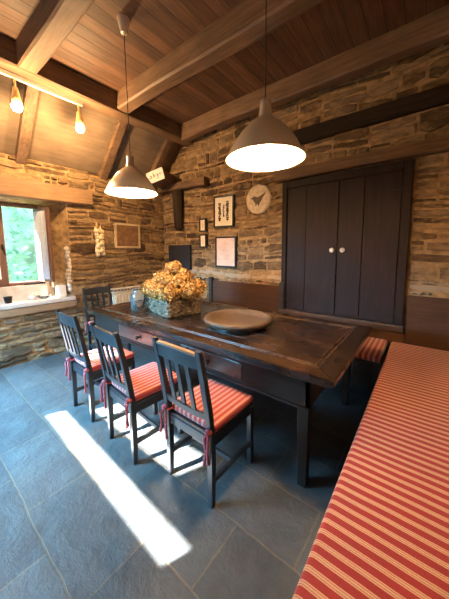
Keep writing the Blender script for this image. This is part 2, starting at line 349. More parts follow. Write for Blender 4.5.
# ------------------------------------------------------------------ rubble walls
def rubble(name, u0, u1, v0, v1, holes, place, mats, hmin=.045, hmax=.135, lmin=.12, lmax=.5, seed=1):
    """coursed slate rubble: every stone a shape of its own over a mortar bed; holes = list of (u0,u1,v0,v1)"""
    rnd = random.Random(seed); bm = bmesh.new()
    cuts = sorted(set([v0, v1] + [h for q in holes for h in (q[2], q[3]) if v0 < h < v1]))
    rows = []
    for a, b in zip(cuts, cuts[1:]):
        z = a
        while z < b - 1e-4:
            h = rnd.uniform(hmin, hmax) if rnd.random() < .8 else rnd.uniform(hmax, hmax * 1.7)
            if b - (z + h) < hmin: h = b - z
            rows.append((z, z + h)); z += h
    ph = [rnd.uniform(0, 6.28) for _ in range(4)]
    def wav(u, v):
        return .018 * math.sin(u * 2.3 + ph[0] + v * 1.1) + .012 * math.sin(u * 5.1 + ph[1] - v * 2.0)
    def stone(a, b, c, d):
        g = rnd.uniform(.005, .014)
        a += g; b -= g; c += g * .8; d -= g * .8
        if b - a < .03 or d - c < .02: return
        dep = rnd.uniform(.012, .036); w = b - a; h = d - c
        nu = max(2, int(w / .09)); base = []
        cor = min(w, h) * .22
        for k in range(nu + 1): base.append((a + w * k / nu, c + (cor * rnd.uniform(.3, 1) if k in (0, nu) else rnd.uniform(-.2, .2) * h)))
        base.append((b + rnd.uniform(-.06, .02) * h, (c + d) / 2))
        for k in range(nu, -1, -1): base.append((a + w * k / nu, d - (cor * rnd.uniform(.3, 1) if k in (0, nu) else rnd.uniform(-.1, .12) * h)))
        base.append((a + rnd.uniform(-.02, .06) * h, (c + d) / 2))
        mu, mv = (a + b) / 2, (c + d) / 2
        tilt = rnd.uniform(-.012, .012)
        ring = lambda s, dd: [bm.verts.new(place(mu + (x - mu) * (1 - s / w * 2), mv + (y - mv) * (1 - s / h * 2) + wav(mu + (x - mu), mv),
                              dd + (tilt * (y - mv) / h * 2 if dd > 0 else 0) + (rnd.uniform(-.003, .003) if dd > 0 else 0))) for x, y in base]
        s1 = min(w, h) * .05; s2 = min(w, h) * .17
        r0, r1, r2 = ring(0, -.02), ring(s1, dep * .75), ring(s2, dep)
        n = len(base)
        for p, q in ((r0, r1), (r1, r2)):
            for k in range(n): bm.faces.new((p[k], p[(k + 1) % n], q[(k + 1) % n], q[k]))
        mid = bm.verts.new(place(mu, mv + wav(mu, mv), dep + rnd.uniform(0, .008)))
        for k in range(n): bm.faces.new((r2[k], r2[(k + 1) % n], mid))
    for (a, b) in rows:
        spans = [(u0, u1)]
        for h in holes:
            if h[2] < (a + b) / 2 < h[3]:
                ns = []
                for s in spans:
                    if s[0] < h[0]: ns.append((s[0], min(s[1], h[0])))
                    if s[1] > h[1]: ns.append((max(s[0], h[1]), s[1]))
                spans = ns
        for s in spans:
            u = s[0]
            while u < s[1] - 1e-4:
                l = rnd.uniform(lmin, lmax) * (1 if b - a < .1 else .8)
                if s[1] - (u + l) < lmin: l = s[1] - u
                if b - a > .11 and rnd.random() < .35:
                    m_ = a + (b - a) * rnd.uniform(.35, .65); stone(u, u + l, a, m_); stone(u, u + l, m_, b)
                else:
                    stone(u, u + l, a, b)
                u += l
    # mortar bed
    us = sorted(set([u0, u1] + [x for h in holes for x in (h[0], h[1]) if u0 < x < u1]))
    for a, b in zip(us, us[1:]):
        for c, d in zip(cuts, cuts[1:]):
            if any(h[0] <= a and b <= h[1] and h[2] <= c and d <= h[3] for h in holes): continue
            f = bm.faces.new([bm.verts.new(place(x, y, z)) for x, y, z in ((a, c, .008), (b, c, .008), (b, d, .008), (a, d, .008))])
            f.material_index = 1
    return struct(link(name, bm, mats))

YW, XW = 3.40, -4.24          # inner faces of the two stone walls
ZC = 3.55                     # ceiling boards
XR, YB = .46, -1.30           # right and rear walls

rubble('wall_back', XW - .05, XR + .05, 0, ZC, [(-1.60, -.15, .57, 2.42)], lambda u, v, d: (u, YW - d, v), ['stone_c', 'mortar'], seed=3, hmin=.032, hmax=.13, lmin=.10, lmax=.6)
# window wall with its opening
WY0, WY1, WZ0, WZ1 = .15, 1.62, .82, 2.20
rubble('wall_left', YB - .05, YW + .05, 0, 2.72, [(WY0, WY1, WZ0, WZ1)], lambda u, v, d: (XW + d, u, v), ['stone_w', 'mortar'], seed=11, hmin=.03, hmax=.12, lmin=.10, lmax=.6)
# splayed reveal of the window
def reveal(bm):
    xo = -4.62
    def q(*p): bm.faces.new([bm.verts.new(v) for v in p])
    q((XW, WY1, WZ0), (XW, WY1, WZ1), (xo, 1.36, WZ1 - .05), (xo, 1.36, WZ0 + .2))
    q((XW, WY0, WZ0), (xo, WY0 + .1, WZ0 + .2), (xo, WY0 + .1, WZ1 - .05), (XW, WY0, WZ1))
    q((XW, WY0, WZ1), (xo, WY0 + .1, WZ1 - .05), (xo, 1.36, WZ1 - .05), (XW, WY1, WZ1))
rv = struct(simple('trim_1', reveal, 'mortar'))
# masonry above, below and beside the opening out to the outer face
def outer(bm):
    for a in ((-4.62, -4.54, YB, .27, 0, 2.6), (-4.62, -4.54, 1.355, YW, 0, 2.6), (-4.62, -4.54, .27, 1.355, 0, 1.04), (-4.62, -4.54, .27, 1.355, 2.14, 2.6)):
        box(bm, *a, 0)
struct(simple('trim_2', outer, 'plaster'))
# ragged limewashed corner of the reveal
def limecorner(bm):
    rnd = random.Random(4)
    for k in range(12):
        z = .93 + k * .055
        blob(bm, (XW - .03, WY1 - .02 + rnd.uniform(-.015, .015), z), .05, .035, .045, 2, .12)
struct(simple('trim_3', limecorner, 'lime', smooth=True))

# floor, ceiling
struct(simple('floor', lambda bm: box(bm, -4.7, XR + .2, YB - .2, YW + .2, -.06, 0, 0), 'slate'))
struct(simple('ceiling', lambda bm: box(bm, -3.5, XR + .2, YB - .2, YW + .2, ZC, ZC + .05, 0), 'ceil'))
# sloping ceiling past the cross beam
SL = math.atan2(.83, .85)
def slope(bm):
    p = [(-3.42, 3.56), (-4.32, 2.66), (-4.32, 2.72), (-3.42, 3.62)]
    prism(bm, p, YB - .1, YW + .1)
struct(simple('ceiling_slope', slope, 'ceil_slope'))
for y in (.05, 1.12, 2.2, 3.05):
    o = simple('rafter', lambda bm: bar(bm, (-3.44, y, 3.49), (-4.26, y, 2.67), .11, .10, (0, 0, 1)), 'beam_x'); struct(o)

def rough_beam(name, axis, a, b, c0, c1, z0, z1, mat, seed, bow=.0, wob=.012):
    rnd = random.Random(seed); bm = bmesh.new(); n = 22; prev = None
    ph = rnd.uniform(0, 6)
    for k in range(n + 1):
        t = a + (b - a) * k / n; s = k / n
        dz = bow * math.sin(PI * s) + wob * math.sin(t * 2.1 + ph); dc = wob * math.sin(t * 1.7 + ph * 2)
        ch = .018
        prof = [(c0, z0 + ch), (c0 + ch, z0), (c1 - ch, z0), (c1, z0 + ch), (c1, z1), (c0, z1)]
        ring = []
        for (c, z) in prof:
            c += dc + rnd.uniform(-.003, .003); zz = z + (dz + rnd.uniform(-.003, .003) if z < z1 else 0)
            ring.append(bm.verts.new((t, c, zz) if axis == 0 else (c, t, zz)))
        if prev:
            for i in range(6): bm.faces.new((prev[i], prev[(i + 1) % 6], ring[(i + 1) % 6], ring[i]))
        else: bm.faces.new(ring)
        prev = ring
    bm.faces.new(prev)
    return struct(link(name, bm, mat))
rough_beam('ceiling_beam', 1, YB, YW, -3.52, -3.32, 3.32, ZC, 'beam_y', 1, wob=.006)
rough_beam('ceiling_beam', 0, -3.32, XR, .93, 1.10, 3.34, ZC, 'beam_x', 2)
rough_beam('ceiling_beam', 0, -3.32, XR, 1.98, 2.16, 3.34, ZC, 'beam_x', 3)
rough_beam('ceiling_beam', 0, -3.32, XR, 3.10, 3.26, 3.30, ZC, 'beam_x', 4, bow=.05)
rough_beam('ceiling_beam', 0, -3.32, XR, -.15, .03, 3.34, ZC, 'beam_x', 5)
# timbers built into the cupboard wall
rough_beam('wall_lintel', 0, -2.3, XR, YW - .10, YW + .1, 2.85, 3.01, 'dark_timber', 8, wob=.012)
rough_beam('wall_lintel', 0, -1.72, XR, YW - .11, YW + .1, 2.42, 2.545, 'lintel', 9, wob=.008)
rough_beam('wall_lintel', 0, -4.15, -2.98, YW - .16, YW + .05, 2.58, 2.71, 'lintel', 10, wob=.02)
rough_beam('wall_lintel', 1, -.4, 1.98, XW - .1, XW + .075, 2.20, 2.43, 'lintel_y', 12, wob=.008)
# the dark hanging stub of a cut post in the corner
def stub(bm):
    lathe(bm, [(0, 1.86), (.05, 1.87), (.085, 1.92), (.09, 2.1), (.10, 2.35), (.10, 2.58), (0, 2.58)], 14, (-3.68, YW - .09, 0))
struct(simple('wall_post', stub, 'post_wood', smooth=True))
struct(simple('trim_6', lambda bm: box(bm, XW - .4, XR + .2, YW + .32, YW + .4, 0, ZC, 0), 'plaster'))
struct(simple('trim_7', lambda bm: box(bm, -.17, -.13, YW - .005, YW + .33, .57, 2.42, .01), 'mortar'))
# rear and right walls; unseen slots placed and shaped to throw the sun patches
SUN = Vector((.45, 1.0, -.80))
def rear(bm):
    xs = [-4.7, -3.95, -3.57, -3.44, -3.40, -2.27, -1.78, XR + .1]
    def zt(x, z):
        t = max(0., min(1., (x + 3.57) / 1.79))
        return z - .055 * t if 1.5 < z < 1.8 else z
    zs = [0, 1.612, 1.712, 1.862, 2.035, 2.34, 2.56, ZC]
    hs = [(-3.57, -1.78, 1.612, 1.712), (-3.44, -2.27, 1.862, 2.035), (-3.95, -3.40, 2.34, 2.56)]
    for a, b in zip(xs, xs[1:]):
        for c, d in zip(zs, zs[1:]):
            if any(h[0] <= a and b <= h[1] and h[2] <= c and d <= h[3] for h in hs): continue
            bm.faces.new([bm.verts.new((x, YB, zt(x, z))) for x, z in ((a, c), (b, c), (b, d), (a, d))])
struct(simple('wall_rear', rear, 'plaster'))
struct(simple('wall_right', lambda bm: box(bm, XR, XR + .1, YB - .1, YW + .1, 0, ZC, 0), 'plaster'))

# ------------------------------------------------------------------ window
XG = -4.50
wf = empty('window_1', (XG, 1.1, 1.06)); struct(wf)
def frame_bars(bm, x, y0, y1, z0, z1, w, d):
    box(bm, x - d / 2, x + d / 2, y0, y0 + w, z0, z1, .004); box(bm, x - d / 2, x + d / 2, y1 - w, y1, z0, z1, .004)
    box(bm, x - d / 2, x + d / 2, y0 + w, y1 - w, z0, z0 + w, .004); box(bm, x - d / 2, x + d / 2, y0 + w, y1 - w, z1 - w, z1, .004)
def local(o, par): o.parent = par; o.matrix_parent_inverse = Matrix.Translation(par.location).inverted(); return o
local(simple('window_frame', lambda bm: frame_bars(bm, XG - .01, .24, 1.335, 1.03, 2.155, .045, .07), 'win_wood'), wf)
o = local(simple('casement', lambda bm: frame_bars(bm, XG + .012, .285, .92, 1.06, 2.11, .075, .05), 'win_wood'), wf)
g = simple('pane', lambda bm: box(bm, XG + .005, XG + .011, .35, .85, 1.13, 2.04, 0), 'glass'); local(g, wf)
h = simple('window_handle', lambda bm: (box(bm, XG + .037, XG + .05, .875, .90, 1.52, 1.60, .003), bar(bm, (XG + .055, .888, 1.59), (XG + .055, .905, 1.47), .014, .014)), 'iron'); local(h, wf)
# open right leaf, swung in against the splayed jamb
lw_, lh0, lh1 = .34, 1.07, 2.10
def leaf(bm):
    def b2(a, b, c, d): box(bm, a, b, -.02, .02, c, d, .004)
    b2(0, .045, lh0, lh1); b2(lw_ - .045, lw_, lh0, lh1); b2(.045, lw_ - .045, lh0, lh0 + .05); b2(.045, lw_ - .045, lh1 - .05, lh1)
lf = simple('casement', leaf, 'win_wood'); lf.location = (XG + .02, 1.285, 0); lf.rotation_euler = (0, 0, math.radians(11))
local(lf, wf)
gp = simple('pane', lambda bm: box(bm, .04, lw_ - .04, -.003, .003, lh0 + .045, lh1 - .045, 0), 'glass', lf)
def stripe_sheet(bm):  # added pleated sheet; its pale folds imitate stripes reflected in the pane
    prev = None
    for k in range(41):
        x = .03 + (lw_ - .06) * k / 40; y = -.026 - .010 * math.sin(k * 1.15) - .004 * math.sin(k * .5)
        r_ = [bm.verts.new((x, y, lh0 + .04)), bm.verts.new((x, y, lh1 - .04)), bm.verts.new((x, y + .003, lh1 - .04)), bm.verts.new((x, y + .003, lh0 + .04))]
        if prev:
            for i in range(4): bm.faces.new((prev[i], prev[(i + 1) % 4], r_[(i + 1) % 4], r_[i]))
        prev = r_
M['pane_sheen'] = plain('pale_reflection', (.66, .64, .68), .9, noise=.1)
simple('reflection_sheet', stripe_sheet, 'pane_sheen', lf)['label'] = 'added pale pleated sheet standing in for the striped pane reflection'
# window sill: thick whitewashed slab on a timber edge
def sill(bm):
    rnd = random.Random(3)
    box(bm, -4.56, XW + .06, .0, WY1 + .02, .765, .825, .012)
    box(bm, -4.56, -4.46, .2, 1.36, .82, 1.03, .01)
struct(simple('trim_4', sill, 'lime'))
struct(simple('trim_5', lambda bm: box(bm, XW - .1, XW + .05, -.2, WY1 + .04, .66, .765, .012), 'lintel_y'))

# hedge and ground outside
def hedge(bm):
    rnd = random.Random(5)
    for k in range(3800):
        y = rnd.uniform(-1.5, 5.0); z = rnd.uniform(0, 4.2); x = -6.6 - rnd.random() * .5 - .25 * math.sin(y * 2.1) * math.sin(z * 1.7)
        s = rnd.uniform(.05, .1)
        m = Matrix.Translation((x, y, z)) @ Euler((rnd.uniform(0, 6), rnd.uniform(-.9, .9), rnd.uniform(0, 6))).to_matrix().to_4x4()
        bm.faces.new([bm.verts.new(m @ Vector(p)) for p in ((-s, 0, 0), (-.2 * s, .45 * s, .1 * s), (s, 0, 0), (-.2 * s, -.45 * s, .1 * s))])
    box(bm, -7.4, -7.15, -2, 5.5, -.1, 4.0, 0)
tag(simple('hedge', hedge, 'leaf'), 'bright green leafy hedge seen outside through the window', 'hedge', kind='stuff')
struct(simple('ground_outside', lambda bm: box(bm, -9, -4.65, -4, 7, -.3, -.1, 0), 'ground'))

# ------------------------------------------------------------------ cupboard in the wall
cup = empty('wall_cupboard', (-.9, YW - .05, .6), label='dark built-in wall cupboard with two plank doors under a timber lintel', cat='cupboard')
def loc(o, par=cup): return local(o, par)
F = 3.345
def cframe(bm):
    box(bm, -1.60, -1.535, F - .03, F + .3, .66, 2.40, .006); box(bm, -.245, -.165, F - .03, F + .3, .66, 2.40, .006)
    box(bm, -1.535, -.245, F - .02, F + .3, 2.31, 2.40, .006); box(bm, -1.55, -.23, F + .26, F + .3, .66, 2.38, 0)
loc(simple('frame', cframe, 'cup_frame'))
loc(simple('cupboard_sill', lambda bm: box(bm, -1.62, -.15, F - .05, F + .3, .585, .665, .01), 'cup_sill'))
def door(bm, xs, z0, z1):
    rnd = random.Random(int(abs(xs[0]) * 100))
    for a, b in zip(xs, xs[1:]):
        t = rnd.uniform(-.004, .004)
        box(bm, a + .003, b - .003, F - .012 + t, F + .018 + t, z0, z1, .004)
d1 = loc(simple('door', lambda bm: door(bm, [-1.53, -1.27, -.875], .672, 2.305), 'cup_door'))
d2 = loc(simple('door', lambda bm: door(bm, [-.870, -.60, -.25], .672, 2.305), 'cup_door'))
def knob(bm, x):
    vs_ = []
    prof = [(0, 0), (.012, 0), (.010, .012), (.014, .016), (.028, .024), (.030, .036), (.020, .047), (0, .050)]
    lathe(bm, prof, 18); bmesh.ops.transform(bm, matrix=Matrix.Translation((x, F - .012, 1.485)) @ Matrix.Rotation(PI / 2, 4, 'X'), verts=bm.verts)
def sub(o, parpart): o.parent = parpart; o.matrix_parent_inverse = parpart.matrix_local.inverted() if False else Matrix.Translation(Vector((0, 0, 0))); return o
def relink(o, part, par):
    """o is modelled in world coordinates; make it a child of part (itself a child of the empty par)"""
    o.parent = part; o.matrix_parent_inverse = Matrix.Identity(4); return o
for d, x in ((d1, -.925), (d2, -.805)):
    k = simple('door_knob', lambda bm: knob(bm, x), 'porcelain', smooth=True); relink(k, d, cup); k['label'] = 'white porcelain knob'
def hinge(bm, x0, x1, z): box(bm, x0, x1, F - .02, F - .011, z - .008, z + .008, .002); tube(bm, [(x1 if x1 > -.5 else x0, F - .018, z - .03), (x1 if x1 > -.5 else x0, F - .018, z + .03)], .008, 8)
for d, a, b in ((d1, -1.535, -1.40), (d2, -.38, -.247)):
    for z in (.80, 2.12):
        relink(simple('hinge', lambda bm: hinge(bm, a, b, z), 'iron'), d, cup)

# ------------------------------------------------------------------ dining table
TX0, TX1, TY0, TY1, TZ = -3.30, -.355, 1.41, 2.66, .78
tb = empty('dining_table', ((TX0 + TX1) / 2, (TY0 + TY1) / 2, 0), label='long dark antique dining table with drawers standing on the slate floor', cat='table')
W_ = .125
def top(bm):
    # field boards, then mitred border boards with a groove between
    n = 6; y0, y1 = TY0 + W_ + .004, TY1 - W_ - .004
    for k in range(n):
        a, b = y0 + (y1 - y0) * k / n, y0 + (y1 - y0) * (k + 1) / n
        box(bm, TX0 + W_ + .004, TX1 - W_ - .004, a + .0012, b - .0012, TZ - .038, TZ - .003, .002)
    def board(p, mi):
        a = [bm.verts.new((x, y, TZ)) for x, y in p]; b = [bm.verts.new((x, y, TZ - .042)) for x, y in p]; m = len(p)
        fs = [bm.faces.new(a), bm.faces.new(b[::-1])] + [bm.faces.new((a[k], a[(k + 1) % m], b[(k + 1) % m], b[k])) for k in range(m)]
        bmesh.ops.bevel(bm, geom=list(set(e for f in fs for e in f.edges)), offset=.005, segments=2, affect='EDGES')
    e = .001
    board([(TX0, TY0), (TX1, TY0), (TX1 - W_, TY0 + W_), (TX0 + W_, TY0 + W_)], 0)
    board([(TX0, TY1), (TX0 + W_, TY1 - W_), (TX1 - W_, TY1 - W_), (TX1, TY1)], 0)
    # moulded lip below
    box(bm, TX0 + .03, TX1 - .03, TY0 + .012, TY1 - .012, TZ - .058, TZ - .04, .006)
local(simple('tabletop', top, 'table'), tb)
for p in ([(TX1, TY0 + .001), (TX1, TY1 - .001), (TX1 - W_, TY1 - W_), (TX1 - W_, TY0 + W_)], [(TX0, TY0 + .001), (TX0 + W_, TY0 + W_), (TX0 + W_, TY1 - W_), (TX0, TY1 - .001)]):
    def endb(bm):
        a = [bm.verts.new((x, y, TZ)) for x, y in p]; b = [bm.verts.new((x, y, TZ - .042)) for x, y in p]; m = 4
        fs = [bm.faces.new(a), bm.faces.new(b[::-1])] + [bm.faces.new((a[k], a[(k + 1) % m], b[(k + 1) % m], b[k])) for k in range(m)]
        bmesh.ops.bevel(bm, geom=list(set(e for f in fs for e in f.edges)), offset=.005, segments=2, affect='EDGES')
    local(simple('end_board', endb, 'table_end'), tb)
def bead(bm):
    xa, xb, ya, yb = TX0 + W_, TX1 - W_, TY0 + W_, TY1 - W_; o_ = .028
    for k, w_ in ((0, .007), (o_, .005)):
        for y in (ya + k, yb - k): box(bm, xa + k, xb - k, y - w_ / 2, y + w_ / 2, TZ - .02, TZ + .0025, .002)
        for x in (xa + k, xb - k): box(bm, x - w_ / 2, x + w_ / 2, ya + k, yb - k, TZ - .02, TZ + .0025, .002)
local(simple('inlay_bead', bead, 'bead'), tb)['label'] = 'bead framing the tabletop boards, toned pale for the groove highlight'
AX0, AX1, AY0, AY1, AZ0 = TX0 + .12, TX1 - .14, TY0 + .02, TY1 - .06, .55
def apron(bm):
    t = .025
    # front apron with two drawer openings
    xs = [AX0, -2.62, -1.86, -1.62, -.98, AX1]
    for k in (0, 2, 4): box(bm, xs[k], xs[k + 1], AY0, AY0 + t, AZ0, TZ - .05, .002)
    for k in (1, 3):
        box(bm, xs[k], xs[k + 1], AY0, AY0 + t, AZ0, AZ0 + .025, .002); box(bm, xs[k], xs[k + 1], AY0, AY0 + t, TZ - .075, TZ - .05, .002)
    box(bm, AX0, AX1, AY1 - t, AY1, AZ0, TZ - .05, .002); box(bm, AX0, AX0 + t, AY0, AY1, AZ0, TZ - .05, .002); box(bm, AX1 - t, AX1, AY0, AY1, AZ0, TZ - .05, .002)
    box(bm, AX0 - .004, AX1 + .004, AY0 - .01, AY0 + t, AZ0 - .012, AZ0 + .006, .004)
local(simple('apron', apron, 'table_dark'), tb)
for (sx, sy) in ((0, 0), (1, 0), (0, 1), (1, 1)):
    def leg(bm):
        x = AX0 + .042 if sx == 0 else AX1 - .042; y = AY0 + .045 if sy == 0 else AY1 - .045
        v = box(bm, x - .038, x + .038, y - .038, y + .038, 0, AZ0 + .02, .005)
        for q in v:
            k = .72 + .28 * min(1, q.co.z / AZ0); q.co.x = x + (q.co.x - x) * k; q.co.y = y + (q.co.y - y) * k
    local(simple('leg', leg, 'table_leg'), tb)
for a, b in ((-2.62, -1.86), (-1.62, -.98)):
    d = local(simple('drawer', lambda bm: (box(bm, a + .004, b - .004, AY0 + .002, AY0 + .024, AZ0 + .03, TZ - .079, .003), box(bm, a + .02, b - .02, AY0 + .024, AY0 + .4, AZ0 + .035, TZ - .09, .002)), 'drawer'), tb)
    def kn(bm):
        lathe(bm, [(0, 0), (.012, 0), (.011, .012), (.022, .022), (.021, .034), (0, .038)], 16)
        bmesh.ops.transform(bm, matrix=Matrix.Translation(((a + b) / 2, AY0 + .003, .632)) @ Matrix.Rotation(PI / 2, 4, 'X'), verts=bm.verts)
    relink(simple('drawer_knob', kn, 'black', smooth=True), d, tb)

# ------------------------------------------------------------------ chairs
def bm_post(s):
    bm = bmesh.new(); x = s * .187
    pts = [(-.205, 0, .030), (-.200, .22, .036), (-.198, .45, .038), (-.222, .62, .036), (-.252, .80, .033), (-.288, .975, .028)]
    w = .018; prev = None
    for (y, z, d) in pts:
        ring = [bm.verts.new((x + a * w, y + b * d / 2, z)) for a, b in ((-1, -1), (1, -1), (1, 1), (-1, 1))]
        if prev:
            for k in range(4): bm.faces.new((prev[k], prev[(k + 1) % 4], ring[(k + 1) % 4], ring[k]))
        else: bm.faces.new(ring)
        prev = ring
    bm.faces.new(prev)
    es = [e for e in bm.edges if abs((e.verts[0].co - e.verts[1].co).z) > .05]
    bmesh.ops.bevel(bm, geom=es, offset=.004, segments=2, affect='EDGES')
    return bm
def back_y(z): return -.198 - (z - .45) * .171 if z > .45 else -.2
def make_chair():
    r = empty('dining_chair')
    for s in (-1, 1):
        link('back_post', bm_post(s), 'chair', r)
        def fl(bm):
            v = box(bm, s * .187 - .018, s * .187 + .018, .185, .221, 0, .425, .003)
        simple('leg', fl, 'chair', r)
    for (nm, z0, z1, t) in (('top_rail', .865, .955, .020), ('lower_rail', .545, .585, .018)):
        def rails(bm):
            prev = None
            for k in range(9):
                x = -.172 + .344 * k / 8; cy = -.012 * (1 - (2 * k / 8 - 1) ** 2)
                zt = z1 + (.010 * (1 - (2 * k / 8 - 1) ** 2) if z1 > .9 else 0)
                ring = [bm.verts.new((x, back_y(z) + cy + o * t / 2, z)) for z, o in ((z0, -1), (zt, -1), (zt, 1), (z0, 1))]
                if prev:
                    for i in range(4): bm.faces.new((prev[i], prev[(i + 1) % 4], ring[(i + 1) % 4], ring[i]))
                else: bm.faces.new(ring)
                prev = ring
            bm.faces.new(prev)
        simple(nm, rails, 'chair_rail', r)
    for x in (-.085, 0, .085):
        simple('slat', lambda bm: bar(bm, (x, back_y(.57) - .010, .57), (x, back_y(.88) - .011, .88), .034, .011, (0, 1, 0), .002), 'chair', r)
    def seat(bm):
        box(bm, -.20, .20, -.205, .225, .432, .450, .005)
        for s in (-1, 1): box(bm, s * .187 - .011, s * .187 + .011, -.19, .20, .372, .432, .002)
        box(bm, -.18, .18, .195, .215, .372, .432, .002); box(bm, -.18, .18, -.208, -.188, .372, .432, .002)
    simple('seat', seat, 'chair_rail', r)
    for s in (-1, 1): simple('stretcher', lambda bm: box(bm, s * .187 - .009, s * .187 + .009, -.19, .20, .135, .170, .002), 'chair_rail', r)
    simple('stretcher', lambda bm: box(bm, -.18, .18, -.01, .008, .138, .168, .002), 'chair_rail', r)
    def cushion(bm):
        v = box(bm, -.205, .205, -.19, .225, .451, .500, .018, seg=3)
        for q in v:
            if q.co.z > .48: q.co.z += .010 * (1 - (q.co.x / .205) ** 2) * (1 - (q.co.y / .22) ** 2)
    cu = simple('seat_cushion', cushion, 'str_c', r, smooth=True); cu['label'] = 'red and cream striped seat cushion'
    for s in (-1, 1):
        def tie(bm):
            x = s * .187
            lathe(bm, [(0, -.02), (.020, -.012), (.024, 0), (.020, .012), (0, .02)], 10, (x + s * .004, -.228, .485))
            for (dx, dy, l) in ((.018, -.008, .15), (-.012, .004, .19)):
                pts = [(x, -.232, .48), (x + dx * s * 1.3, -.245 + dy, .45), (x + dx * s * .8, -.243 + dy, .47 - l * .6), (x + dx * s * 1.6, -.246 + dy, .47 - l)]
                tube(bm, pts, [.006, .010, .008, .011], 6)
            tube(bm, [(x - s * .03, -.17, .47), (x - s * .02, -.226, .475), (x, -.232, .48)], .006, 6)
        simple('tie', tie, 'tie', cu, smooth=True)
    return r
ch = make_chair()
def place(o, x, y, deg, label):
    o.location = (x, y, 0); o.rotation_euler = (0, 0, math.radians(deg)); tag(o, label, 'chair', 'dining chairs around the table')
place(ch, -1.088, 1.215, -1, 'nearest black slatted dining chair with striped cushion, its top rail worn to bare wood')
for x, y, d, l in ((-1.715, 1.125, -4, 'middle of three black slatted chairs along the front of the table'),
                   (-2.425, 1.145, -1, 'black slatted chair at far left of the front row, sunlit cushion'),
                   (-3.565, 1.80, -90, 'black slatted chair standing at the window end of the table')):
    place(copy_tree(ch), x, y, d, l)
# the worn top edge only on the nearest chair
def worn(bm):
    prev = None
    for k in range(9):
        x = -.166 + .332 * k / 8; q = (1 - (2 * k / 8 - 1) ** 2); zt = .9555 + .010 * q; y = back_y(zt) - .012 * q
        ring = [bm.verts.new((x, y + o * .0112, zt + dz)) for dz, o in ((-.012, -1), (.002, -1), (.002, 1), (-.012, 1))]
        if prev:
            for i in range(4): bm.faces.new((prev[i], prev[(i + 1) % 4], ring[(i + 1) % 4], ring[i]))
        else: bm.faces.new(ring)
        prev = ring
    bm.faces.new(prev)
wo = simple('worn_edge', worn, 'worn_rail', ch); wo['label'] = 'bare pale wood edge of the top rail'

# ------------------------------------------------------------------ benches
bb = empty('settle_bench', (-1.6, 3.1, 0), label='long dark wooden bench with high brown back along the cupboard wall', cat='bench')
local(simple('seat', lambda bm: box(bm, -2.95, XR - .02, 2.74, 3.325, .38, .425, .006), 'bench_dark'), bb)
local(simple('front_panel', lambda bm: box(bm, -2.93, -.28, 2.80, 2.83, .06, .38, .004), 'bench_dark'), bb)
for x in (-2.92, -1.6, -.32): local(simple('leg', lambda bm: box(bm, x - .03, x + .03, 2.77, 2.83, 0, .38, .004), 'bench_dark'), bb)
local(simple('backrest', lambda bm: box(bm, -2.88, -1.62, 3.318, 3.345, .42, .985, .006), 'bench_back'), bb)
local(simple('backrest', lambda bm: box(bm, -1.55, -.14, 3.318, 3.345, .42, .58, .004), 'bench_back'), bb)
local(simple('backrest', lambda bm: box(bm, -.135, XR - .02, 3.318, 3.345, .42, 1.0, .006), 'bench_back'), bb)
for x in (-2.92, -1.585): local(simple('end_post', lambda bm: box(bm, x - .035, x + .035, 3.30, 3.36, .40, 1.04, .01), 'bench_dark'), bb)
def pad(bm, x0, x1, y0, y1, z0, z1, bev, sag=.006):
    rnd = random.Random(2)
    box(bm, x0, x1, y0, y1, z0, z1, bev, seg=4)
tag(simple('bench_cushion', lambda bm: pad(bm, -2.9, -.285, 2.70, 3.31, .426, .485, .02), 'str_x', smooth=True), 'red and cream striped cushion on the wall bench behind the table', 'cushion')
sb = empty('side_bench', (.1, 1.2, 0), label='dark low bench along the right wall beneath the long striped cushion', cat='bench')
local(simple('seat', lambda bm: box(bm, -.225, XR - .01, YB + .4, 2.72, .375, .418, .004), 'bench_dark'), sb)
local(simple('front_panel', lambda bm: box(bm, -.19, -.16, YB + .42, 2.71, .05, .375, .003), 'bench_dark'), sb)
for y in (YB + .45, 1.0, 2.68): local(simple('leg', lambda bm: box(bm, -.21, -.15, y - .03, y + .03, 0, .375, .003), 'bench_dark'), sb)
def long_pad(bm):
    pad(bm, -.252, XR - .015, YB + .4, 3.30, .426, .485, .024)
tag(simple('bench_cushion', long_pad, 'str_y', smooth=True), 'long red and cream striped cushion in the right foreground', 'cushion')

# ------------------------------------------------------------------ pendant lamps
def pendant(x, y, label):
    zr = 2.045
    r = empty('pendant_lamp', (x, y, zr), label=label, cat='lamp', group='steel pendant lamps over the table')
    prof = [(.032, .335), (.034, .30), (.040, .245), (.048, .238), (.060, .232), (.100, .200), (.150, .148), (.195, .085), (.222, .035), (.240, .0)]
    def shade(bm):
        lathe(bm, [(0, .337)] + prof, 48)
    simple('lamp_shade', shade, 'steel', r, smooth=True)
    def inner(bm):
        ip = [(0, .208)] + [(a - .006, b - .006) for a, b in prof[4:-1]] + [(.2365, .001)]
        lathe(bm, ip, 48)
    i_ = simple('shade_lining', inner, 'enamel', r, smooth=True); i_['label'] = 'white inside of the shade'
    b = simple('bulb', lambda bm: lathe(bm, [(0, .02), (.03, .025), (.044, .05), (.047, .075), (.038, .105), (.02, .14), (.018, .19), (0, .19)], 24), 'bulb', r, smooth=True); b['label'] = 'glowing warm bulb'
    simple('cord', lambda bm: tube(bm, [(0, 0, .335), (0, 0, ZC - zr - .09)], .0035, 8), 'cord', r)
    simple('ceiling_cup', lambda bm: lathe(bm, [(0, -.125), (.018, -.122), (.028, -.115), (.055, 0), (0, 0)], 60, (0, 0, ZC - zr), rib=.03, ribn=15), 'steel', r)
    L = bpy.data.lights.new('pendant_light', 'POINT'); L.energy = 44; L.color = (1, .64, .34); L.shadow_soft_size = .05
    lo = bpy.data.objects.new('pendant_light', L); C.objects.link(lo); lo.location = (x, y, zr + .004)
    return r
